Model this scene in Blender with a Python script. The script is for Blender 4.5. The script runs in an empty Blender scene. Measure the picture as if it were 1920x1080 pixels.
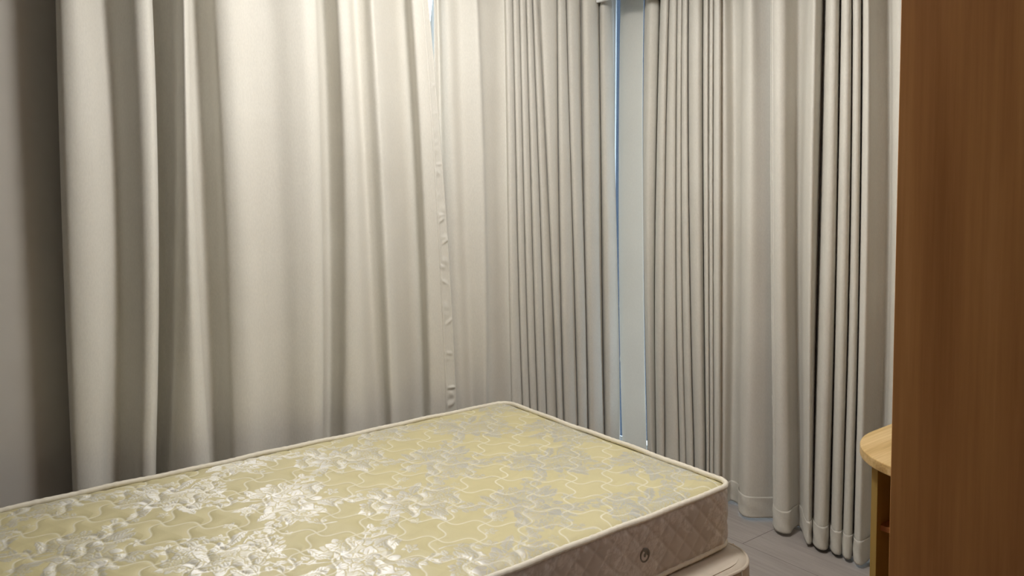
import bpy, bmesh, math, random
import numpy as np
from mathutils import Vector, Matrix
random.seed(4); rng = np.random.RandomState(7)
scn = bpy.context.scene
COL = scn.collection
R = math.radians

# ------------------------------------------------------------------ camera, world, light, exposure
FPX, CX, CY = 1473.0, 960.0, 411.0
PITCH = math.atan(68.0/1473.0); HEAD = R(52.0); CAMZ = 1.5
FW = Vector((math.cos(HEAD)*math.cos(PITCH), math.sin(HEAD)*math.cos(PITCH), -math.sin(PITCH)))
RT = Vector((math.sin(HEAD), -math.cos(HEAD), 0)); UP = RT.cross(FW)
cd = bpy.data.cameras.new('camera'); cam = bpy.data.objects.new('camera', cd); COL.objects.link(cam)
cd.sensor_width = 36.0; cd.lens = 36.0*FPX/1920.0; cd.shift_y = -(540.0-CY)/1920.0
cd.clip_start = 0.05
m = Matrix((RT, UP, -FW)).transposed().to_4x4(); m.translation = Vector((0, 0, CAMZ)); cam.matrix_world = m
scn.camera = cam
w = bpy.data.worlds.new('world'); scn.world = w; w.use_nodes = True
bg = w.node_tree.nodes['Background']; bg.inputs[1].default_value = 5.0
_t = w.node_tree; _tc = _t.nodes.new('ShaderNodeTexCoord'); _sp = _t.nodes.new('ShaderNodeSeparateXYZ'); _cr = _t.nodes.new('ShaderNodeValToRGB')
_t.links.new(_tc.outputs['Generated'], _sp.inputs[0]); _t.links.new(_sp.outputs[2], _cr.inputs[0]); _t.links.new(_cr.outputs[0], bg.inputs[0])
_e = _cr.color_ramp.elements; _e[0].position = 0.0; _e[0].color = (.05, .055, .06, 1); _e[1].position = .04; _e[1].color = (.80, .90, 1.0, 1)   # ground, then overcast sky
LAMP = (1.50, 1.82, 2.53); LAMP_L = 108.0      # the domed ceiling lamp is the room's light; its shade glows with this strength
vs = scn.view_settings
vs.view_transform = 'Standard'; vs.look = 'None'; vs.gamma = 1.0; vs.use_curve_mapping = False
vs.exposure = 0.08

XW, YW = 3.08, 3.04          # inner faces of the right window wall and the left window wall
ZC = 2.64

# ------------------------------------------------------------------ helpers
def tag(o, label=None, cat=None, group=None, kind=None):
    if label: o['label'] = label
    if cat: o['category'] = cat
    if group: o['group'] = group
    if kind: o['kind'] = kind
    return o
def empty(name, loc, label, cat, group=None):
    o = bpy.data.objects.new(name, None); COL.objects.link(o); o.location = loc; o.empty_display_size = .1
    return tag(o, label, cat, group)
def link(name, me, mat, parent=None, smooth=False, label=None):
    o = bpy.data.objects.new(name, me); COL.objects.link(o)
    if mat: me.materials.append(mat)
    if smooth: me.polygons.foreach_set('use_smooth', [True]*len(me.polygons))
    if parent:
        o.parent = parent
        pl = parent.location.copy(); q = parent.parent
        while q: pl += q.location; q = q.parent
        o.matrix_parent_inverse = Matrix.Translation(-pl)
    if label: o['label'] = label
    return o
def box_bm(bm, a, b, bev=0.0, seg=2):
    x0, y0, z0 = a; x1, y1, z1 = b
    vv = [bm.verts.new(p) for p in [(x0,y0,z0),(x1,y0,z0),(x1,y1,z0),(x0,y1,z0),(x0,y0,z1),(x1,y0,z1),(x1,y1,z1),(x0,y1,z1)]]
    ff = [bm.faces.new([vv[i] for i in q]) for q in [(0,3,2,1),(4,5,6,7),(0,1,5,4),(1,2,6,5),(2,3,7,6),(3,0,4,7)]]
    if bev:
        es = list({e for f in ff for e in f.edges})
        bmesh.ops.bevel(bm, geom=es, offset=bev, segments=seg, profile=.5, affect='EDGES')
def boxes(name, lst, mat, parent=None, bev=0.0, label=None):
    bm = bmesh.new()
    for a, b in lst: box_bm(bm, a, b, bev)
    me = bpy.data.meshes.new(name); bm.to_mesh(me); bm.free()
    return link(name, me, mat, parent, label=label)
def grid_mesh(name, P, closed=False):
    """P: (rows, cols, 3) array -> quad grid"""
    r, c, _ = P.shape
    me = bpy.data.meshes.new(name)
    idx = np.arange(r*c).reshape(r, c)
    if closed: idx = np.concatenate([idx, idx[:, :1]], 1)
    q = np.stack([idx[:-1,:-1], idx[:-1,1:], idx[1:,1:], idx[1:,:-1]], -1).reshape(-1, 4)
    me.vertices.add(r*c); me.vertices.foreach_set('co', P.astype(np.float32).ravel())
    me.loops.add(q.size); me.loops.foreach_set('vertex_index', q.astype(np.int32).ravel())
    me.polygons.add(len(q)); me.polygons.foreach_set('loop_start', np.arange(0, q.size, 4, dtype=np.int32))
    me.polygons.foreach_set('loop_total', np.full(len(q), 4, dtype=np.int32))
    me.update(calc_edges=True); me.validate()
    return me
def tube(path, rad, n=10, closed=True, fl=1.0):
    """round cord along a path (k,3) -> grid array"""
    P = np.asarray(path); k = len(P)
    T = np.roll(P, -1, 0)-np.roll(P, 1, 0) if closed else np.gradient(P, axis=0)
    T /= np.linalg.norm(T, axis=1)[:, None]
    up = np.array([0, 0, 1.0]); S = np.cross(T, up); S /= np.linalg.norm(S, axis=1)[:, None]
    U = np.cross(S, T)
    a = np.linspace(0, 2*np.pi, n, endpoint=False)
    rr = rad if np.ndim(rad) else np.full(k, rad)
    Q = P[None] + rr[None, :, None]*(np.cos(a)[:, None, None]*S[None] + fl*np.sin(a)[:, None, None]*U[None])
    return np.concatenate([Q, Q[:1]], 0)
def prism(name, pts, z0, z1, mat, parent, bev=0.0):
    bm = bmesh.new(); vs_ = [bm.verts.new((x, y, z0)) for x, y in pts]
    f = bm.faces.new(vs_); r = bmesh.ops.extrude_face_region(bm, geom=[f])
    for v in r['geom']:
        if isinstance(v, bmesh.types.BMVert): v.co.z = z1
    bmesh.ops.recalc_face_normals(bm, faces=bm.faces)
    if bev:
        es = [e for e in bm.edges if abs(e.verts[0].co.z-e.verts[1].co.z) < 1e-6]
        bmesh.ops.bevel(bm, geom=es, offset=bev, segments=2, profile=.5, affect='EDGES')
    me = bpy.data.meshes.new(name); bm.to_mesh(me); bm.free()
    return link(name, me, mat, parent)

# ------------------------------------------------------------------ materials
class NT:
    def __init__(s, name):
        s.m = bpy.data.materials.new(name); s.m.use_nodes = True; s.t = s.m.node_tree; s.t.nodes.clear()
        s.out = s.n('ShaderNodeOutputMaterial')
    def n(s, typ, **k):
        o = s.t.nodes.new(typ)
        for a, b in k.items():
            if a.startswith('i_'): o.inputs[a[2:].replace('_', ' ')].default_value = b
            else: setattr(o, a, b)
        return o
    def l(s, a, b): s.t.links.new(a, b)
def rgba(c): return (c[0], c[1], c[2], 1)
def noise(t, scale, detail=4, mapscale=(1,1,1), rough=.5):
    tc = t.n('ShaderNodeTexCoord'); mp = t.n('ShaderNodeMapping'); mp.inputs['Scale'].default_value = mapscale
    nz = t.n('ShaderNodeTexNoise'); nz.inputs['Scale'].default_value = scale; nz.inputs['Detail'].default_value = detail
    nz.inputs['Roughness'].default_value = rough
    t.l(tc.outputs['Object'], mp.inputs[0]); t.l(mp.outputs[0], nz.inputs['Vector']); return nz.outputs['Fac']
def ramp(t, fac, stops):
    r = t.n('ShaderNodeValToRGB'); e = r.color_ramp.elements
    e[0].position, e[0].color = stops[0][0], rgba(stops[0][1]); e[1].position, e[1].color = stops[-1][0], rgba(stops[-1][1])
    for p, c in stops[1:-1]:
        x = e.new(p); x.color = rgba(c)
    t.l(fac, r.inputs[0]); return r.outputs[0]
def simple(name, c1, c2=None, rough=.6, scale=20, bump=0, metal=0, mapscale=(1,1,1), spec=.5):
    t = NT(name); p = t.n('ShaderNodeBsdfPrincipled'); p.inputs['Roughness'].default_value = rough
    p.inputs['Metallic'].default_value = metal; p.inputs['Specular IOR Level'].default_value = spec
    f = noise(t, scale, 5, mapscale)
    t.l(ramp(t, f, [(.35, c1), (.65, c2 or c1)]), p.inputs['Base Color'])
    if bump:
        b = t.n('ShaderNodeBump'); b.inputs['Strength'].default_value = bump; b.inputs['Distance'].default_value = .002
        t.l(f, b.inputs['Height']); t.l(b.outputs[0], p.inputs['Normal'])
    t.l(p.outputs[0], t.out.inputs[0]); return t.m

def wood(name, cols, rough=.45, axis='z', sc=1.0, spec=.4):
    t = NT(name); p = t.n('ShaderNodeBsdfPrincipled'); p.inputs['Roughness'].default_value = rough
    p.inputs['Specular IOR Level'].default_value = spec
    ms = {'z': (9, 9, .55), 'x': (.7, 11, 11), 'y': (11, .7, 11)}[axis]
    f1 = noise(t, 1.6*sc, 6, ms, .6)
    ms2 = tuple(v*(6 if v > 2 else 1.5) for v in ms)
    f2 = noise(t, 2.2*sc, 4, ms2, .6)
    mx = t.n('ShaderNodeMix'); mx.inputs[0].default_value = .22; t.l(f1, mx.inputs[2]); t.l(f2, mx.inputs[3])
    t.l(ramp(t, mx.outputs[0], cols), p.inputs['Base Color'])
    b = t.n('ShaderNodeBump'); b.inputs['Strength'].default_value = .08; b.inputs['Distance'].default_value = .001
    t.l(f2, b.inputs['Height']); t.l(b.outputs[0], p.inputs['Normal'])
    t.l(p.outputs[0], t.out.inputs[0]); return t.m

def curtain_material(name='curtain_fabric', thin=.010):
    t = NT(name); d = t.n('ShaderNodeBsdfPrincipled')
    d.inputs['Roughness'].default_value = .62; d.inputs['Specular IOR Level'].default_value = .35
    d.inputs['Sheen Weight'].default_value = .12; d.inputs['Sheen Roughness'].default_value = .4
    f = noise(t, 3, 4); weave = noise(t, 260, 2, (1, 1, .35))
    c = ramp(t, f, [(.3, (.655, .63, .572)), (.7, (.69, .668, .612))])
    mx = t.n('ShaderNodeMix', data_type='RGBA', blend_type='MULTIPLY'); mx.inputs[0].default_value = .25
    t.l(c, mx.inputs[6]); t.l(ramp(t, weave, [(.3, (.8, .8, .8)), (.7, (1.1, 1.1, 1.1))]), mx.inputs[7])
    t.l(mx.outputs[2], d.inputs['Base Color'])
    wr = noise(t, 5.5, 5, (1, 1, .55), .55)
    b = t.n('ShaderNodeBump'); b.inputs['Strength'].default_value = .45; b.inputs['Distance'].default_value = .007
    t.l(wr, b.inputs['Height'])
    b2 = t.n('ShaderNodeBump'); b2.inputs['Strength'].default_value = .15; b2.inputs['Distance'].default_value = .0006
    t.l(weave, b2.inputs['Height']); t.l(b.outputs[0], b2.inputs['Normal']); t.l(b2.outputs[0], d.inputs['Normal'])
    tr = t.n('ShaderNodeBsdfTranslucent'); tr.inputs[0].default_value = (.80, .76, .70, 1)
    ms = t.n('ShaderNodeMixShader'); ms.inputs[0].default_value = thin
    t.l(d.outputs[0], ms.inputs[1]); t.l(tr.outputs[0], ms.inputs[2]); t.l(ms.outputs[0], t.out.inputs[0])
    return t.m

def brocade_material(name, ground, flower, glossy, k):
    """two satin weaves: threads of the ground and of the flowers shine differently"""
    t = NT(name)
    at = t.n('ShaderNodeAttribute'); at.attribute_name = 'flower'
    f = noise(t, 2.2, 3)
    gcol = ramp(t, f, [(.3, ground[0]), (.7, ground[1])])
    mx = t.n('ShaderNodeMix', data_type='RGBA'); t.l(at.outputs['Fac'], mx.inputs[0]); t.l(gcol, mx.inputs[6])
    mx.inputs[7].default_value = rgba(flower)
    dif = t.n('ShaderNodeBsdfPrincipled'); dif.inputs['Roughness'].default_value = .5; dif.inputs['Specular IOR Level'].default_value = .4
    sa = t.n('ShaderNodeAttribute'); sa.attribute_name = 'stitch'
    mx2 = t.n('ShaderNodeMix', data_type='RGBA'); t.l(sa.outputs['Fac'], mx2.inputs[0]); t.l(mx.outputs[2], mx2.inputs[6]); mx2.inputs[7].default_value = (.78, .74, .60, 1)
    t.l(mx2.outputs[2], dif.inputs['Base Color'])
    th = noise(t, 420, 1, (1, .2, 1))
    b = t.n('ShaderNodeBump'); b.inputs['Strength'].default_value = .12; b.inputs['Distance'].default_value = .0005
    t.l(th, b.inputs['Height']); t.l(b.outputs[0], dif.inputs['Normal'])
    g = t.n('ShaderNodeBsdfAnisotropic'); g.distribution = 'GGX'
    g.inputs['Color'].default_value = (1, 1, 1, 1); g.inputs['Roughness'].default_value = glossy[2]
    g.inputs['Anisotropy'].default_value = glossy[1]
    tg = t.n('ShaderNodeCombineXYZ'); tg.inputs[0].default_value = 1; t.l(tg.outputs[0], g.inputs['Tangent'])
    fac = t.n('ShaderNodeMath', operation='MULTIPLY_ADD'); fac.inputs[1].default_value = glossy[0]; fac.inputs[2].default_value = k
    t.l(at.outputs['Fac'], fac.inputs[0])
    ms = t.n('ShaderNodeMixShader'); t.l(fac.outputs[0], ms.inputs[0]); t.l(dif.outputs[0], ms.inputs[1]); t.l(g.outputs[0], ms.inputs[2])
    t.l(ms.outputs[0], t.out.inputs[0]); return t.m

def floor_material():
    t = NT('floor_planks'); p = t.n('ShaderNodeBsdfPrincipled'); p.inputs['Roughness'].default_value = .5
    tc = t.n('ShaderNodeTexCoord'); sp = t.n('ShaderNodeSeparateXYZ'); t.l(tc.outputs['Object'], sp.inputs[0])
    cb = t.n('ShaderNodeCombineXYZ')
    a1 = t.n('ShaderNodeMath', operation='ADD'); a1.inputs[1].default_value = -1.934+9.0*1.2; t.l(sp.outputs[1], a1.inputs[0])
    a2 = t.n('ShaderNodeMath', operation='ADD'); a2.inputs[1].default_value = -2.73+21*.3; t.l(sp.outputs[0], a2.inputs[0])
    t.l(a1.outputs[0], cb.inputs[0]); t.l(a2.outputs[0], cb.inputs[1])
    br = t.n('ShaderNodeTexBrick'); br.offset = .37; br.offset_frequency = 2
    for k_, v in (('Scale', 1), ('Mortar Size', .0016), ('Mortar Smooth', .3), ('Bias', 0), ('Brick Width', 1.2), ('Row Height', .3)): br.inputs[k_].default_value = v
    br.inputs['Color1'].default_value = (.33, .30, .285, 1); br.inputs['Color2'].default_value = (.41, .375, .355, 1); br.inputs['Mortar'].default_value = (.14, .125, .115, 1)
    t.l(cb.outputs[0], br.inputs['Vector'])
    f = noise(t, 3, 6, (14, 1.0, 1), .65)
    mx = t.n('ShaderNodeMix', data_type='RGBA', blend_type='MULTIPLY'); mx.inputs[0].default_value = .8
    t.l(br.outputs['Color'], mx.inputs[6]); t.l(ramp(t, f, [(.3, (.78, .76, .74)), (.7, (1.12, 1.12, 1.12))]), mx.inputs[7])
    t.l(mx.outputs[2], p.inputs['Base Color'])
    b = t.n('ShaderNodeBump', invert=True); b.inputs['Strength'].default_value = .5; b.inputs['Distance'].default_value = .001
    t.l(br.outputs['Fac'], b.inputs['Height']); t.l(b.outputs[0], p.inputs['Normal'])
    t.l(p.outputs[0], t.out.inputs[0]); return t.m

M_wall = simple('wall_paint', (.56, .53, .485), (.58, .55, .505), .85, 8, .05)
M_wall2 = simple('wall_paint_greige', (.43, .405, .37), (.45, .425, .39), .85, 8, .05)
M_ceil = simple('ceiling_paint', (.68, .665, .635), (.70, .685, .655), .9, 8)
M_curt = curtain_material()
M_lining = curtain_material('lining_fabric', .38)
M_floor = floor_material()
M_top = brocade_material('mattress_brocade', ((.585, .52, .285), (.615, .55, .315)), (.50, .475, .385), (.38, .55, .58), .045)
M_side = brocade_material('mattress_border_brocade', ((.51, .46, .41), (.54, .485, .435)), (.68, .63, .58), (.04, .3, .5), .01)
M_tape = simple('piping_tape', (.74, .69, .58), (.78, .73, .62), .55, 60, .3)
M_base = simple('bed_base_fabric', (.56, .49, .40), (.60, .52, .43), .6, 30, .2)
M_wood_dark = wood('wardrobe_veneer', [(.32, (.44, .18, .052)), (.45, (.54, .235, .075)), (.55, (.61, .28, .092)), (.68, (.70, .34, .125))], .42, 'z')
M_wood_light = wood('desk_veneer', [(.36, (.38, .225, .075)), (.48, (.56, .37, .15)), (.62, (.70, .50, .25))], .4, 'x', 1.4)
M_wood_edge = wood('desk_panel_veneer', [(.25, (.40, .27, .075)), (.8, (.50, .35, .11))], .45, 'z')
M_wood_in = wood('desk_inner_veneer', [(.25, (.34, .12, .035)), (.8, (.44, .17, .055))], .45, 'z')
M_metal = simple('vent_metal', (.17, .155, .13), (.22, .20, .17), .4, 40, 0, .35)
M_white = simple('window_frame_paint', (.80, .82, .84), (.84, .86, .88), .4, 12)
M_chrome = simple('brushed_metal', (.55, .54, .52), (.6, .59, .57), .3, 40, 0, 1)
M_plastic = simple('dark_plastic', (.03, .03, .03), (.04, .04, .04), .5, 40)
M_facade = simple('facade_render', (.012, .026, .05), (.016, .032, .06), .8, 1.5)
M_facwin = simple('facade_glazing', (.03, .06, .10), (.035, .07, .11), .1, 1)
t = NT('window_glass'); g1 = t.n('ShaderNodeBsdfTransparent'); g1.inputs[0].default_value = (.92, .96, .98, 1)
g2 = t.n('ShaderNodeBsdfGlossy'); g2.inputs['Roughness'].default_value = .02
ms = t.n('ShaderNodeMixShader'); ms.inputs[0].default_value = .05
t.l(g1.outputs[0], ms.inputs[1]); t.l(g2.outputs[0], ms.inputs[2]); t.l(ms.outputs[0], t.out.inputs[0]); M_glass = t.m
t = NT('lamp_diffuser'); e = t.n('ShaderNodeEmission'); e.inputs[0].default_value = (1, .975, .93, 1); e.inputs[1].default_value = LAMP_L
t.l(e.outputs[0], t.out.inputs[0]); M_lamp = t.m

# ------------------------------------------------------------------ the room
X0, Y0 = -1.55, -2.4; TH = .16
tag(boxes('floor', [((X0-TH, Y0-TH, -.1), (XW+TH, YW+TH, 0))], M_floor), kind='structure')
tag(boxes('ceiling', [((X0-TH, Y0-TH, ZC), (XW+TH, YW+TH, ZC+.12))], M_ceil), kind='structure')
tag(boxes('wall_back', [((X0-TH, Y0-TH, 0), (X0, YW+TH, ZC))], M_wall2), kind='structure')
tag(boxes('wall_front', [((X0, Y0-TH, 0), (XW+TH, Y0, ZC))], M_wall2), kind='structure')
# left wall, with its window
WL = (.95, 2.62, .85, 2.50)
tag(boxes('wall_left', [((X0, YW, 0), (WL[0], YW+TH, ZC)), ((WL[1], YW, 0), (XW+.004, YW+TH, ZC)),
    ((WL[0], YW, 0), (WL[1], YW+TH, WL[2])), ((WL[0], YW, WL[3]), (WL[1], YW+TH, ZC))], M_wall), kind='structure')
# right wall: glazed from the corner on
WR = (.55, YW-.002, .07, 2.54)
tag(boxes('wall_right', [((XW, Y0, 0), (XW+TH, WR[0], ZC)), ((XW, WR[0], 0), (XW+TH, YW, WR[2])), ((XW+.04, WR[0], WR[2]), (XW+TH, 2.70, .34)), ((XW, WR[0], WR[3]), (XW+TH, YW, ZC))], M_wall), kind='structure')  # low panel below the glass is added unseen, blocking daylight under the hems
tag(boxes('baseboard_left', [((X0, YW-.012, 0), (XW-.012, YW, .07))], M_white, bev=.002), kind='structure')
tag(boxes('baseboard_back', [((X0, Y0, 0), (X0+.012, YW-.012, .07))], M_white, bev=.002), kind='structure')
def window(name, axis, a0, a1, z0, z1, off, mull):
    """frame in the opening; axis 'x' runs along X in the left wall, 'y' along Y in the right wall"""
    fr = .045; dep = (off, off+(.04 if axis == 'x' else .008))
    def bx(u0, u1, za, zb, d0=dep[0], d1=dep[1]):
        return ((u0, d0, za), (u1, d1, zb)) if axis == 'x' else ((d0, u0, za), (d1, u1, zb))
    e0 = .004 if axis == 'y' else fr
    lst = [bx(a0, a0+fr, z0, z1), bx(a1-e0, a1, z0, z1), bx(a0+fr, a1-e0, z0, z0+fr), bx(a0+fr, a1-e0, z1-fr, z1)]
    lst += [bx(u-.025, u+.025, z0+fr, z1-fr) for u in mull]
    f = tag(boxes(name, lst, M_white), kind='structure')
    d = off+.002
    boxes('window_pane', [bx(a0+fr, a1-e0, z0+fr, z1-fr, d, d+.005)], M_glass, f)
    return f
window('window_1', 'x', WL[0], WL[1], WL[2], WL[3], YW+.05, [(WL[0]+WL[1])/2])
window('window_2', 'y', WR[0], WR[1], WR[2], WR[3], XW+.001, [1.4, 2.2])

# ------------------------------------------------------------------ outside
b = empty('neighbouring_building', (15, 14, 0), 'dark blue building seen through the slit between the curtains at the corner', 'building')
boxes('facade', [((12.2, 11.2, -12), (18.2, 17.8, 9))], M_facade, b)
wl = []
for zz in range(-4, 4):
    for yy in range(3): wl.append(((12.12, 12.5+yy*1.5, zz*2.2), (12.2, 13.3+yy*1.5, zz*2.2+1.2)))
for q in wl: boxes('window', [q], M_facwin, b)

# ------------------------------------------------------------------ curtains
def ray(px, py):
    d = FW*FPX + RT*(px-CX) - UP*(py-CY); return d
def pt_on(px, py, axis, dep):
    d = ray(px, py)
    s = (YW-dep)/d.y if axis == 'x' else (XW-dep)/d.x
    return (d.x*s if axis == 'x' else d.y*s), CAMZ+d.z*s
ROWS = (0, 430, 780)
def lines(L0, L1, L2, hi, lo, side):
    out = []
    n = len(L0)-1; los = lo if isinstance(lo, (list, tuple)) else [lo]*n
    for i in range(n):
        w_ = [L[i+1]-L[i] for L in (L0, L1, L2)]
        lo = los[i]; h = hi[i] if isinstance(hi, (list, tuple)) else hi
        def P(f, d): out.append((L0[i]+f*w_[0], L1[i]+f*w_[1], L2[i]+f*w_[2], d))
        if side == 'l':      # sharp edge at the right end of every pleat
            q = h-lo; P(.03, lo); P(.14, lo+.72*q); P(.34, h-.04*q); P(.60, h); P(.84, h-.14*q); P(.97, lo+.55*q)
        else:                # sharp edge at the left end
            q = h-lo; P(.03, lo+.55*q); P(.16, h-.14*q); P(.40, h); P(.66, h-.06*q); P(.87, lo+.68*q); P(.97, lo)
    return out
def spline(pts, sub):
    P = np.array(pts); n = len(P); out = []
    for i in range(n-1):
        p0 = P[max(i-1, 0)]; p1 = P[i]; p2 = P[i+1]; p3 = P[min(i+2, n-1)]
        def tj(a, b_): return max(np.linalg.norm((b_-a)[[0, -1]])**.5, 1e-3)
        t0 = 0; t1 = tj(p0, p1) if i > 0 else tj(p1, p2); t2 = t1+tj(p1, p2); t3 = t2+(tj(p2, p3) if i < n-2 else tj(p1, p2))
        if i == 0: p0 = p1-(p2-p1)
        if i == n-2: p3 = p2+(p2-p1)
        for t_ in np.linspace(t1, t2, sub, endpoint=False):
            A1 = (t1-t_)/(t1-t0)*p0+(t_-t0)/(t1-t0)*p1; A2 = (t2-t_)/(t2-t1)*p1+(t_-t1)/(t2-t1)*p2; A3 = (t3-t_)/(t3-t2)*p2+(t_-t2)/(t3-t2)*p3
            B1 = (t2-t_)/(t2-t0)*A1+(t_-t0)/(t2-t0)*A2; B2 = (t3-t_)/(t3-t1)*A2+(t_-t1)/(t3-t1)*A3
            out.append((t2-t_)/(t2-t1)*B1+(t_-t1)/(t2-t1)*B2)
    out.append(P[-1]); return np.array(out)
def surface(cps, axis, ztop=2.60, zbot=.016, nz=110, sub=6, seed=0):
    """-> (nz, ns, 3) fabric grid hanging in front of its wall"""
    cps = [c if len(c) > 4 else tuple(c)+(c[3],) for c in cps]
    # along-wall position at three heights for each control line, then quadratic in z (straight outside)
    cols = []
    zs = np.linspace(ztop, zbot, nz)
    for c in cps:
        uz = [pt_on(c[k], ROWS[k], axis, c[3]) for k in range(3)]
        z = np.array([q[1] for q in uz]); u = np.array([q[0] for q in uz])
        co = np.polyfit(z, u, 2); dco = np.polyder(co)
        zc = np.clip(zs, z[2]-.1, z[0]); uu = np.polyval(co, zc)+np.polyval(dco, zc)*(zs-zc)*.6
        f = np.clip((ztop-zs)/(ztop-zbot), 0, 1)
        dd = c[3]+(c[4]-c[3])*f
        cols.append(np.stack([uu, dd], 1))
    C = np.stack(cols, 1)                         # nz, ncp, 2
    out = []
    for r in range(nz):
        out.append(spline(C[r], sub))
    S = np.array(out)                             # nz, ns, 2
    g = np.random.RandomState(seed); ns = S.shape[1]
    arc = np.concatenate([[0], np.cumsum(np.linalg.norm(np.diff(S[nz//2], axis=0), axis=1))])
    Zg, Ag = np.meshgrid(zs, arc, indexing='ij')
    wv = np.zeros_like(Zg)
    for k in range(14):
        kz = g.uniform(.6, 3.2); ka = g.uniform(3, 16); wv += np.sin(kz*Zg+ka*Ag+g.uniform(0, 6.28))*.0009
    # a few creases pressed into the cloth
    for k in range(int(12+arc[-1]*6)):
        z_, a_ = g.uniform(.3, 2.3), g.uniform(0, arc[-1]); an = g.uniform(-.5, .5); L = g.uniform(.02, .06)
        du = (Ag-a_)*math.cos(an)+(Zg-z_)*math.sin(an); dv = -(Ag-a_)*math.sin(an)+(Zg-z_)*math.cos(an)
        wv += .0028*np.exp(-(du/L)**2-(dv/.008)**2)
    dep = np.clip(S[..., 1]+wv, .022, .26)
    if axis == 'x': P = np.stack([S[..., 0], YW-dep, Zg], -1)
    else: P = np.stack([XW-dep, S[..., 0], Zg], -1)
    return P, arc, zs
def normals(P):
    a = np.gradient(P, axis=0); b_ = np.gradient(P, axis=1); n = np.cross(a, b_); n /= np.linalg.norm(n, axis=-1)[..., None]+1e-9
    return n
def refine_rows(P, k):
    out = [P[0]]
    for i in range(len(P)-1):
        for j in range(1, k+1): out.append(P[i]+(P[i+1]-P[i])*j/k)
    return np.array(out)
def curtain(cps, axis, name_label, seed, band=None, mat=None, bandmat=None, **kw):
    mat = mat or M_curt; P, arc, zs = surface(cps, axis, seed=seed, **kw)
    N = normals(P)
    into = np.array([0, -1, 0]) if axis == 'x' else np.array([-1, 0, 0])
    flip = -1 if (N[..., :]*into).sum() < 0 else 1
    N = N*flip
    mid = P[-1, P.shape[1]//2]
    root = empty('curtain', (float(mid[0]), float(mid[1]), 0), name_label, 'curtain', None)
    o = link('curtain_panel', grid_mesh('curtain_panel', P), mat, root, True)
    s = o.modifiers.new('thickness', 'SOLIDIFY'); s.thickness = .0016; s.offset = 0
    # turned-up bottom hem with its stitch line
    hz = zs < .128
    H = refine_rows(P[hz], 3); HN = refine_rows(N[hz], 3)
    zz = H[..., 2]; step = np.clip((.126-zz)/.006, 0, 1)
    rip = .0012*np.sin(zz*90+np.arange(H.shape[1])[None]*.37)
    H = H+HN*((.0012+.0022*step+rip*step)[..., None]); 
    h = link('bottom_hem', grid_mesh('bottom_hem', H), mat, root, True)
    s = h.modifiers.new('thickness', 'SOLIDIFY'); s.thickness = .0012; s.offset = 0
    # heading tape
    tz = zs > 2.52
    T = P[tz]+N[tz]*.004
    h2 = link('heading_tape', grid_mesh('heading_tape', T), mat, root, True)
    if band:
        # puckered side hem, sewn on the leading edge; with bandmat, an added daylit strip
        lo, hi = (arc[-1]-band[1], arc[-1]-.001) if band[0] == 'end' else (.001, band[1]); nn = 26; kk = 7
        tgt = np.linspace(lo, hi, nn)
        B = np.stack([np.stack([np.interp(tgt, arc, P[r, :, c]) for c in range(3)], -1) for r in range(P.shape[0])])
        BN = np.stack([np.stack([np.interp(tgt, arc, N[r, :, c]) for c in range(3)], -1) for r in range(P.shape[0])])
        B = refine_rows(B, kk); BN = refine_rows(BN, kk)
        u = np.linspace(0, 1, nn)[None]; z = B[..., 2]
        env = np.sin(np.pi*np.clip(u, .0, 1))**.6
        g = np.random.RandomState(seed+5); pk = np.zeros_like(z)
        for k in range(band[2]):
            zc = g.uniform(.1, 2.3); sl = g.uniform(-.6, .6); amp = g.uniform(.002, .0065); wz = g.uniform(.006, .018); uc = g.uniform(.1, .9)
            pk += amp*np.exp(-((z-zc+sl*(u-.5)*.05)/wz)**2-((u-uc)/.38)**2)*np.clip((2.35-zc)/1.2, .12, 1)
        rim = .002*np.exp(-((u-.12)/.06)**2)+.0015*np.exp(-((u-.9)/.06)**2)
        B = B+BN*((.0018*np.minimum(1, env*3)+pk*env+rim*(1 if True else 0))[..., None])
        q = link('side_hem', grid_mesh('side_hem', B), bandmat or mat, root, True, label='puckered side hem')
        s = q.modifiers.new('thickness', 'SOLIDIFY'); s.thickness = .0010; s.offset = 0
    return root

L1 = [(104,117,131,.09),(112,126,139,.12),(135,150,165,.13),(158,182,190,.115),(178,205,205,.08),(200,222,225,.065),
 (228,245,250,.11),(255,272,270,.165),(276,289,286,.168),(285,297,294,.115),(284,295,292,.05),(300,310,305,.028),(320,323,316,.05),
 (333,334,328,.13),(345,353,363,.175),(353,366,386,.15),(351,362,382,.07),(368,385,400,.035),(388,408,420,.065),(402,424,436,.13),
 (430,450,465,.15),(470,490,500,.125),(505,525,535,.125),(545,560,565,.155),(575,590,590,.17),(591,604,604,.148),(590,602,601,.075),
 (606,618,617,.035),(620,634,632,.08),(634,650,650,.145),(650,670,680,.15),(665,690,708,.085),(680,702,722,.105),(697,720,735,.155),
 (706,730,745,.14),(725,748,758,.085),(745,770,776,.045),(760,785,795,.055),(772,797,808,.14),(784,810,825,.15),(803,838,857,.14)]
L2 = [(811,778,765,.03),(812,800,795,.045),(814,815,815,.085),(821,828,830,.075),(828,840,850,.10),(840,855,868,.12),(860,872,884,.10),(880,892,898,.13),
 (893,908,908,.15),(899,914,914,.118),(912,926,928,.100),(930,938,944,.085),(942,950,956,.09)]
L2 += lines([945,960,973,986,998,1008,1043,1062,1087,1123,1148],[953,970,983,997,1013,1030,1047,1072,1095,1127,1157],
            [958,980,994,1008,1025,1045,1056,1082,1101,1133,1163],[.135,.13,.13,.135,.13,.14,.145,.15,.155,.165],[.095,.095,.095,.09,.085,.10,.095,.09,.085,.08],'l')
R0 = [(1164,1160,1166,.060),(1170,1167,1172,.068),(1180,1176,1182,.066),(1196,1192,1198,.055),(1208,1206,1211,.045)]
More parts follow.
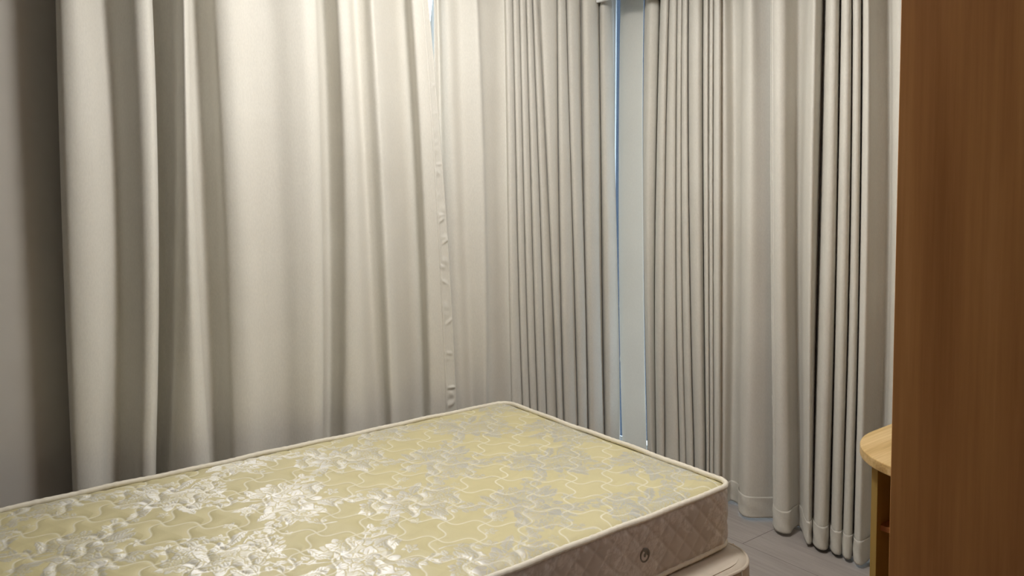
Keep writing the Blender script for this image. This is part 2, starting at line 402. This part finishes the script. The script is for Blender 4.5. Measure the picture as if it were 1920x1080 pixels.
R1 = [(1210,1208,1213,.085),(1211,1209,1214,.11),(1220,1215,1219,.13),
 (1233,1226,1227,.10),(1238,1229,1230,.05)]
R1 += lines([1240,1255,1270,1280,1291,1320,1330,1338,1352],[1230,1247,1268,1278,1292,1320,1330,1338,1352],[1231,1247,1273,1285,1300,1324,1331,1339,1352],
            [.16,.15,.145,.145,.155,.15,.145,.15],[.115,.11,.108,.108,.06,.105,.108,.11],'r')
R1 += [(1358,1361,1359,.105),(1374,1376,1373,.045),(1389,1387,1386,.055),(1395,1392,1389,.12),(1407,1407,1403,.145),(1425,1430,1430,.10),
 (1440,1445,1445,.07),(1460,1460,1460,.045),(1500,1500,1500,.028),(1600,1600,1600,.028)]
R2 = [(1446,1446,1449,.125),(1453,1455,1456,.165),(1460,1464,1466,.168),(1472,1473,1476,.15),(1485,1483,1486,.085),(1498,1493,1496,.042),
 (1508,1502,1503,.06),(1517,1509,1509,.13),(1527,1521,1518,.17),(1539,1531,1526,.11),(1545,1535,1527,.045)]
R2 += lines([1549,1577,1599,1616],[1539,1570,1595,1613],[1530,1562,1587,1606],[.17,.165,.16],[.05,.07,.075],'r')
R2 += [(1617,1614,1607,.12),(1620,1617,1610,.165),(1627,1625,1618,.175),(1636,1636,1630,.13),(1647,1647,1640,.08),(1662,1661,1652,.055),(1670,1669,1661,.07),(1676,1674,1666,.13),(1690,1688,1680,.15),(1706,1704,1700,.12),
 (1722,1720,1716,.06),(1745,1743,1740,.14),(1770,1768,1765,.15),(1790,1790,1790,.06),(1820,1820,1820,.14),(1850,1850,1850,.15),(1880,1880,1880,.06),(1915,1915,1915,.14)]
curtain(L1, 'x', 'broad-folded beige curtain at the left behind the bed, with a puckered side hem', 11, band=('end', .056, 46))
curtain(L2, 'x', 'beige curtain bunched into narrow pleats left of the slit at the corner', 12)
curtain(R0, 'y', 'thin pale lining panel with glowing edges, right beside the slit at the corner', 15, mat=M_lining)
curtain(R1, 'y', 'beige curtain in pleats between the thin pale lining panel and the deep-folded curtain', 13, band=('start', .012, 0), bandmat=M_lining)  # edge strip of translucent lining, added so daylight brightens that edge
curtain(R2, 'y', 'beige curtain hanging in deep folds to the floor beside the wardrobe', 14, band=('start', .040, 26))

tag(boxes('trim_1', [((2.79, .2, 2.405), (2.808, YW-.155, ZC))], M_white, bev=.002), kind='structure')   # board in front of the curtain track
for nm, a, b_, lb in (('curtain_track', (.3, YW-.14, 2.60), (XW-.2, YW-.09, 2.635), 'white ceiling track carrying the curtains behind the bed'),
                  ('curtain_track', (XW-.14, .6, 2.60), (XW-.09, YW-.2, 2.635), 'white ceiling track carrying the curtains on the window wall')):
    tag(boxes(nm, [(a, b_)], M_white, bev=.003), lb, 'curtain track')

# ------------------------------------------------------------------ bed
def rrect(x0, x1, y0, y1, r, step=.01):
    """rounded rectangle, counter-clockwise, roughly even steps"""
    pts = []
    def seg(a, b_):
        n = max(2, int(math.dist(a, b_)/step)); pts.extend([(a[0]+(b_[0]-a[0])*i/n, a[1]+(b_[1]-a[1])*i/n) for i in range(n)])
    def arc_(cx, cy, a0):
        n = max(6, int(r*math.pi/2/step)); pts.extend([(cx+r*math.cos(a0+math.pi/2*i/n), cy+r*math.sin(a0+math.pi/2*i/n)) for i in range(n)])
    seg((x0+r, y0), (x1-r, y0)); arc_(x1-r, y0+r, -math.pi/2); seg((x1, y0+r), (x1, y1-r)); arc_(x1-r, y1-r, 0)
    seg((x1-r, y1), (x0+r, y1)); arc_(x0+r, y1-r, math.pi/2); seg((x0, y1-r), (x0, y0+r)); arc_(x0+r, y0+r, math.pi)
    return np.array(pts)
MX0, MX1, MY0, MY1, MR = .10, 2.104, 1.526, 2.744, .065
ZT, ZB = .530, .330

# woven flower repeat, drawn into a raster that tiles
TX, TY, PXM = .56, .48, 900.0
W_, H_ = int(TX*PXM), int(TY*PXM)
tile = np.zeros((H_, W_), np.float32)
def stamp(cx, cy, rad, fn):
    n = int(rad*PXM)+3; ix, iy = int(round(cx*PXM)), int(round(cy*PXM))
    jj, ii = np.meshgrid(np.arange(-n, n+1), np.arange(-n, n+1))
    X = jj/PXM+(ix/PXM-cx); Y = ii/PXM+(iy/PXM-cy); ok, val = fn(X, Y)
    ry, rx = (iy+ii) % H_, (ix+jj) % W_
    cur = tile[ry, rx]; tile[ry, rx] = np.where(ok, val, cur)
rf = random.Random(21)
def petal(cx, cy, ang, L, Wd, notch=0.0, veins=3):
    ca, sa = math.cos(ang), math.sin(ang); lev = rf.choice((.55, .8, 1.0, 1.0, .9)); ph = rf.uniform(0, 6)
    def fn(X, Y):
        u = (X*ca+Y*sa)/L; v = (-X*sa+Y*ca)
        uu = np.clip(u, 0, 1); wd = Wd*np.sin(np.pi*uu**.62)**.75*(1+.10*np.sin(uu*17+ang*3))
        inside = (u > 0) & (u < 1-notch*(np.abs(v)/Wd < .22)) & (np.abs(v) < wd+.0015)
        val = np.where((np.abs(v) > wd-.0026) | (u > .955) | (u < .03), 0.0, lev)
        val = np.where((uu < .45) & (np.sin(v*2600+ph) > .55-uu) & (val > 0), .2, val)
        for k in range(veins):
            off = (k-(veins-1)/2)*Wd*.42
            val = np.where((np.abs(v-off*np.sin(np.pi*uu*.8)) < .0013) & (uu > .18) & (uu < .72), .15, val)
        return inside, val
    stamp(cx, cy, L*1.05, fn)
def leaf(cx, cy, ang, L, Wd):
    ca, sa = math.cos(ang), math.sin(ang)
    def fn(X, Y):
        u = (X*ca+Y*sa)/L; v = (-X*sa+Y*ca)-.06*L*np.sin(u*3)
        uu = np.clip(u, 0, 1); wd = Wd*np.sin(np.pi*uu**.8)*(1+.16*np.sin(uu*26))
        inside = (u > 0) & (u < 1) & (np.abs(v) < wd)
        vein = (np.abs(v) < .0014) | (np.abs(((u*9+np.abs(v)/Wd*1.6) % 1)-.5) < .11)
        return inside, np.where(vein, .1, 1.0)
    stamp(cx, cy, L*1.05, fn)
def dot(cx, cy, r, val=1.0):
    stamp(cx, cy, r*1.2, lambda X, Y: (X*X+Y*Y < r*r, val))
def stem(x0, y0, x1, y1, bend, r=.0019):
    n = int(math.dist((x0, y0), (x1, y1))*PXM)
    for i in range(n):
        t_ = i/n; nx, ny = -(y1-y0), (x1-x0)
        dot(x0+(x1-x0)*t_+nx*bend*math.sin(math.pi*t_), y0+(y1-y0)*t_+ny*bend*math.sin(math.pi*t_), r)
def peony(cx, cy, r):
    for ring, (n, f, wf) in enumerate(((8, 1.0, .34), (7, .78, .30), (6, .54, .25), (4, .34, .18))):
        a0 = rf.uniform(0, 6.28)
        order = list(range(n)); rf.shuffle(order)
        for k in order:
            a = a0+2*math.pi*k/n+rf.uniform(-.15, .15)
            petal(cx+math.cos(a)*r*.08, cy+math.sin(a)*r*.08, a, r*f*rf.uniform(.88, 1.1), r*wf*rf.uniform(.85, 1.15), .05, 3 if ring < 2 else 2)
    for k in range(9):
        a = rf.uniform(0, 6.28); q = rf.uniform(0, r*.17); dot(cx+math.cos(a)*q, cy+math.sin(a)*q, r*.035, 0.0 if k % 2 else 1.0)
def blossom(cx, cy, r):
    a0 = rf.uniform(0, 6.28)
    for k in range(5): petal(cx, cy, a0+k*1.257, r, r*.38, .08, 1)
    dot(cx, cy, r*.18, 0); dot(cx, cy, r*.10, 1)
def spray(cx, cy, a, L):
    x1, y1 = cx+math.cos(a)*L, cy+math.sin(a)*L; stem(cx, cy, x1, y1, .15)
    for k in range(5):
        t_ = .35+.13*k; s_ = 1 if k % 2 else -1
        leaf(cx+(x1-cx)*t_, cy+(y1-cy)*t_, a+s_*.9, L*.26, L*.075)
    leaf(x1, y1, a, L*.25, L*.08)
def bouquet(cx, cy, s, a):
    for k in range(9):
        aa = a+k*.7+rf.uniform(-.2, .2); leaf(cx+math.cos(aa)*s*.7, cy+math.sin(aa)*s*.7, aa+rf.uniform(-.5, .5), s*rf.uniform(.75, 1.1), s*.17)
    for k in range(4): spray(cx+math.cos(a+k*1.6)*s*.6, cy+math.sin(a+k*1.6)*s*.6, a+k*1.6+.4, s*1.25)
    peony(cx+math.cos(a+2.4)*s*.95, cy+math.sin(a+2.4)*s*.95, s*.62)
    peony(cx+math.cos(a-.6)*s*.85, cy+math.sin(a-.6)*s*.85, s*.72)
    peony(cx, cy, s*.9)
    for k in range(4): blossom(cx+math.cos(a+1+k*1.5)*s*1.25, cy+math.sin(a+1+k*1.5)*s*1.25, s*rf.uniform(.2, .3))
bouquet(.14, .12, .100, .3); bouquet(.42, .36, .106, 2.2)
spray(.27, .05, 1.3, .10); spray(.05, .30, -.5, .11); blossom(.22, .30, .024); blossom(.33, .16, .02); spray(.47, .14, 2.4, .09)
def soften(a):
    return (a*4+np.roll(a, 1, 0)+np.roll(a, -1, 0)+np.roll(a, 1, 1)+np.roll(a, -1, 1))/8
tile_s = soften(tile)
tile_s = tile_s
def flower(x, y):
    fx = (x*PXM) % W_; fy = (y*PXM) % H_; ix = np.floor(fx).astype(int); iy = np.floor(fy).astype(int); ax = fx-ix; ay = fy-iy
    g_ = lambda i, j: tile_s[j % H_, i % W_]
    return (g_(ix, iy)*(1-ax)*(1-ay)+g_(ix+1, iy)*ax*(1-ay)+g_(ix, iy+1)*(1-ax)*ay+g_(ix+1, iy+1)*ax*ay)
def quilt(x, y, p=.114, A=.0165):
    u = (x+y)/math.sqrt(2); v = (x-y)/math.sqrt(2)
    du = (v-A*np.sin(2*np.pi*u/p)); dv = (u+A*np.sin(2*np.pi*v/p))
    gu = np.sqrt(1+(A*2*np.pi/p*np.cos(2*np.pi*u/p))**2); gv = np.sqrt(1+(A*2*np.pi/p*np.cos(2*np.pi*v/p))**2)
    e1 = np.abs((du/p+.5) % 1-.5)*p/gu; e2 = np.abs((dv/p+.5) % 1-.5)*p/gv
    return np.minimum(e1, e2)

mat_root = empty('mattress', (1.1, 2.12, ZB), 'yellow floral brocade mattress with cream piping lying on the bed base', 'mattress')
S = .0020
nx, ny = int((MX1-MX0)/S)+1, int((MY1-MY0)/S)+1
gx, gy = np.meshgrid(np.linspace(MX0, MX1, nx), np.linspace(MY0, MY1, ny))
# pull the grid's corners in to the rounded outline
cxm, cym = (MX0+MX1)/2, (MY0+MY1)/2; hx, hy = (MX1-MX0)/2, (MY1-MY0)/2
qx, qy = gx-cxm, gy-cym
ax_, ay_ = np.abs(qx)-(hx-MR), np.abs(qy)-(hy-MR)
both = (ax_ > 0) & (ay_ > 0)
mxl = np.maximum(ax_, ay_); nrm = np.sqrt(ax_**2+ay_**2)+1e-9
fac = np.where(both, mxl/nrm, 1.0)
gx = np.where(both, cxm+np.sign(qx)*((hx-MR)+ax_*fac), gx); gy = np.where(both, cym+np.sign(qy)*((hy-MR)+ay_*fac), gy)
edge = np.where(both, MR-mxl, np.minimum(hx-np.abs(qx), hy-np.abs(qy)))
edge = np.clip(edge, 0, None)
dq = quilt(gx, gy)
F = flower(gx+.07, gy+.02)
puff = 1-np.exp(-dq/.0055); dome = np.clip(dq/.05, 0, 1); dome = dome*(2-dome)
ST = np.exp(-(dq/.0024)**2)*(edge > .012)
rise = np.clip(edge/.05, 0, 1); rise = rise*rise*(3-2*rise)
gz = ZT-.012+.014*rise+(puff*.0023+dome*.0024+ST*.0011)*np.clip(edge/.03, 0, 1)+F*.00045
for k in range(10):
    kx, ky = rng.uniform(-9, 9), rng.uniform(-9, 9); gz += .0006*np.sin(kx*gx+ky*gy+rng.uniform(0, 6))*rise
me = grid_mesh('top_panel', np.stack([gx, gy, gz], -1))
a = me.attributes.new('flower', 'FLOAT', 'POINT'); a.data.foreach_set('value', F.astype(np.float32).ravel())
a = me.attributes.new('stitch', 'FLOAT', 'POINT'); a.data.foreach_set('value', ST.astype(np.float32).ravel())
link('top_panel', me, M_top, mat_root, True)
# border around the sides
pr = rrect(MX0, MX1, MY0, MY1, MR, .004)
arcp = np.concatenate([[0], np.cumsum(np.linalg.norm(np.diff(np.vstack([pr, pr[:1]]), axis=0), axis=1))])[:-1]
nv = 60; zz = np.linspace(ZB+.006, ZT-.006, nv)
Pd = np.roll(pr, -1, 0)-np.roll(pr, 1, 0); Pn = np.stack([Pd[:, 1], -Pd[:, 0]], 1); Pn /= np.linalg.norm(Pn, axis=1)[:, None]
A_, Z_ = np.meshgrid(arcp, zz)
q1 = np.abs((((A_+Z_)/.075)+.5) % 1-.5)*.075/1.41; q2 = np.abs((((A_-Z_)/.075)+.5) % 1-.5)*.075/1.41
pf = (1-np.exp(-np.minimum(q1, q2)/.008))
Fs = flower(A_*1.25, Z_*1.25+.08)
ed = np.minimum(Z_-ZB, ZT-Z_); bul = .010*np.clip(ed/.03, 0, 1)**.7+pf*.0045*np.clip(ed/.025, 0, 1)
SP = np.stack([pr[:, 0][None]+Pn[:, 0][None]*(bul-.006), pr[:, 1][None]+Pn[:, 1][None]*(bul-.006), Z_], -1)
me = grid_mesh('side_border', SP, closed=True)
a = me.attributes.new('flower', 'FLOAT', 'POINT'); a.data.foreach_set('value', (Fs*.9).astype(np.float32).ravel())
link('side_border', me, M_side, mat_root, True, label='dull brown-grey quilted border')
for zc in (ZT-.002, ZB+.008):
    k = len(pr); rr = .0085+.0007*np.sin(np.arange(k)*.9)*np.sin(np.arange(k)*.13)
    wob = .0012*np.sin(arcp*11)+.0010*np.sin(arcp*27+1)
    path = np.stack([pr[:, 0], pr[:, 1], zc+wob], 1)
    link('piping', grid_mesh('piping', tube(path, rr, 12), closed=True), M_tape, mat_root, True, label='cream piping')
prism('underside', [tuple(p) for p in rrect(MX0+.004, MX1-.004, MY0+.004, MY1-.004, MR, .02)], ZB+.002, ZB+.006, M_base, mat_root)
# metal air vent on the near side
def vent(xc, zc, yb):
    bm = bmesh.new(); prof = [(.0, .0036), (.0055, .0038), (.0072, .0020), (.0140, .0020), (.0152, .0038), (.0178, .0048), (.0205, .0042), (.0222, .0)]
    n = 40; rings = []
    for r_, h_ in prof:
        if r_ == 0: rings.append([bm.verts.new((xc, yb-h_, zc))])
        else: rings.append([bm.verts.new((xc+r_*math.cos(2*math.pi*i/n), yb-h_, zc+r_*math.sin(2*math.pi*i/n))) for i in range(n)])
    for a_, b_ in zip(rings, rings[1:]):
        for i in range(n):
            j = (i+1) % n
            if len(a_) == 1: bm.faces.new((a_[0], b_[i], b_[j]))
            else: bm.faces.new((a_[i], b_[i], b_[j], a_[j]))
    bmesh.ops.recalc_face_normals(bm, faces=bm.faces)
    me = bpy.data.meshes.new('air_vent'); bm.to_mesh(me); bm.free()
    v = link('air_vent', me, M_metal, mat_root, True, label='round grey metal air vent')
    # swirled emblem
    def curl(a0, s_):
        t_ = np.linspace(0, 1, 24); rr = .0118-.0080*t_; an = a0+s_*t_*3.6
        return np.stack([xc+rr*np.cos(an), np.full(24, yb-.0026), zc+rr*np.sin(an)], 1)
    for a0 in (.4, .4+math.pi):
        link('emblem', grid_mesh('emblem', tube(curl(a0, 1), .0012, 8, closed=False)), M_chrome, v, True)
vent(1.675, .4225, MY0-.0045)

base = empty('bed_base', (1.1, 2.12, 0), 'beige upholstered bed base with piped top edge under the floral mattress', 'bed base')
BX0, BX1, BY0, BY1, BR = .06, 2.132, 1.432, 2.775, .12
bp = rrect(BX0, BX1, BY0, BY1, BR, .008); kb = len(bp)
Bd = np.roll(bp, -1, 0)-np.roll(bp, 1, 0); Bn = np.stack([Bd[:, 1], -Bd[:, 0]], 1); Bn /= np.linalg.norm(Bn, axis=1)[:, None]
prof = [(-.10, .3255), (-.07, .325), (-.022, .316), (-.006, .311), (0, .303), (.004, .29), (.006, .25), (.006, .18), (.004, .12), (.0, .085), (-.01, .075)]
BP = np.stack([np.stack([bp[:, 0]+Bn[:, 0]*o_, bp[:, 1]+Bn[:, 1]*o_, np.full(kb, z_)], 1) for o_, z_ in prof])
# gathered corners
link('box_cover', grid_mesh('box_cover', BP, closed=True), M_base, base, True)
prism('core', [tuple(p) for p in rrect(BX0+.02, BX1-.02, BY0+.02, BY1-.02, BR, .03)], .08, .318, M_base, base)
prism('core', [tuple(p) for p in rrect(BX0+.085, BX1-.085, BY0+.085, BY1-.085, .04, .02)], .30, .3254, M_base, base)
bpath = np.stack([bp[:, 0]-Bn[:, 0]*.001, bp[:, 1]-Bn[:, 1]*.001, np.full(kb, .307)+.001*np.sin(np.arange(kb)*.21)], 1)
link('piping', grid_mesh('piping', tube(bpath, .0055, 10), closed=True), M_base, base, True)
for (sx, sy) in ((BX1-BR, BY0), (BX1, BY0+BR), (BX0+BR, BY0)):
    xx = sx; yy = sy
    seam = np.array([(xx+(.007 if sx == BX1 else 0), yy-(.007 if sy == BY0 else 0), z_) for z_ in np.linspace(.31, .09, 20)])
    # narrow vertical seam cord
    aa = np.linspace(0, 2*math.pi, 9)
    Q = np.stack([np.stack([seam[:, 0]+.0028*math.cos(t_), seam[:, 1]+.0028*math.sin(t_), seam[:, 2]], 1) for t_ in aa])
    link('seam', grid_mesh('seam', Q), M_base, base, True)
for lx in (.2, 1.1, 2.0):
    for ly in (1.60, 2.64):
        bm = bmesh.new(); bmesh.ops.create_cone(bm, cap_ends=True, segments=20, radius1=.018, radius2=.026, depth=.08, matrix=Matrix.Translation((lx, ly, .04)))
        me = bpy.data.meshes.new('leg'); bm.to_mesh(me); bm.free(); link('leg', me, M_plastic, base)

# ------------------------------------------------------------------ wardrobe
wx0, wx1, wy0, wy1 = 1.56, 2.035, -.30, .758
wd = empty('wardrobe', ((wx0+wx1)/2, (wy0+wy1)/2, 0), 'tall reddish-brown wooden wardrobe at the right, in front of the desk', 'wardrobe')
boxes('body', [((wx0+.020, wy0, .08), (wx1, wy0+.018, 2.15)), ((wx0+.020, wy1-.018, .08), (wx1, wy1, 2.15)), ((wx0+.02, wy0+.018, .08), (wx1, wy1-.018, .10)),
     ((wx0+.02, wy0+.018, 2.13), (wx1, wy1-.018, 2.15)), ((wx1-.008, wy0+.018, .10), (wx1, wy1-.018, 2.13))], M_wood_dark, wd)
boxes('plinth', [((wx0+.05, wy0+.01, 0), (wx1-.02, wy1-.01, .08))], M_wood_dark, wd)
ym = (wy0+wy1)/2
for a_, b_, hy_ in ((ym+.0015, wy1, ym+.045), (wy0, ym-.0015, ym-.045)):
    d = boxes('door', [((wx0, a_, .085), (wx0+.018, b_, 2.145))], M_wood_dark, wd, bev=.0015)
    boxes('door_handle', [((wx0-.028, hy_-.006, 1.0), (wx0-.020, hy_+.006, 1.16)), ((wx0-.020, hy_-.004, 1.01), (wx0, hy_+.004, 1.02)), ((wx0-.020, hy_-.004, 1.14), (wx0, hy_+.004, 1.15))], M_chrome, d)

# ------------------------------------------------------------------ desk
dk = empty('desk', (2.42, .65, 0), 'pale wooden desk with rounded corner and open shelf, between wardrobe and curtain', 'desk')
dx0, dx1, dy0, dy1 = 2.045, 2.80, .05, 1.178
pts = [(dx1, dy0), (dx1, dy1)]
for i in range(15):
    t_ = math.pi/2+math.pi/2*i/14; pts.append((dx0+.26+.26*math.cos(t_), dy1-.23+.23*math.sin(t_)))
for i in range(1, 9): pts.append((dx0, dy1-.23-(dy1-.23-dy0)*i/8))
prism('desktop', pts, .722, .75, M_wood_light, dk, bev=.003)
boxes('side_panel', [((2.15, 1.080, 0), (2.76, 1.098, .722))], M_wood_edge, dk, bev=.001)
boxes('side_panel', [((2.15, .62, 0), (2.76, .638, .722))], M_wood_edge, dk, bev=.001)
boxes('side_panel', [((2.15, .07, 0), (2.76, .088, .722))], M_wood_edge, dk, bev=.001)
boxes('back_panel', [((2.742, .638, .05), (2.752, 1.080, .722))], M_wood_in, dk)
boxes('back_panel', [((2.742, .088, .35), (2.752, .62, .722))], M_wood_in, dk)
boxes('shelf', [((2.17, .638, .515), (2.742, 1.080, .531))], M_wood_in, dk, bev=.001)
boxes('shelf', [((2.17, .638, .06), (2.742, 1.080, .076))], M_wood_in, dk, bev=.001)

# ------------------------------------------------------------------ ceiling lamp (above the frame)
cl = empty('ceiling_lamp', (LAMP[0], LAMP[1], ZC), 'round white ceiling lamp above the bed', 'ceiling lamp')
def disc(name, r0, z0, r1, z1, mat):
    bm = bmesh.new(); bmesh.ops.create_cone(bm, cap_ends=True, segments=48, radius1=r1, radius2=r0, depth=z0-z1, matrix=Matrix.Translation((LAMP[0], LAMP[1], (z0+z1)/2)))
    me = bpy.data.meshes.new(name); bm.to_mesh(me); bm.free(); return link(name, me, mat, cl)
disc('lamp_base', .21, ZC, .21, ZC-.03, M_white)
bm = bmesh.new(); bmesh.ops.create_uvsphere(bm, u_segments=40, v_segments=20, radius=1.0)
bmesh.ops.delete(bm, geom=[v for v in bm.verts if v.co.z > .01], context='VERTS')
for v in bm.verts: v.co = Vector((LAMP[0]+v.co.x*.165, LAMP[1]+v.co.y*.165, ZC-.03+v.co.z*.12))
me = bpy.data.meshes.new('lamp_shade'); bm.to_mesh(me); bm.free(); link('lamp_shade', me, M_lamp, cl, True)
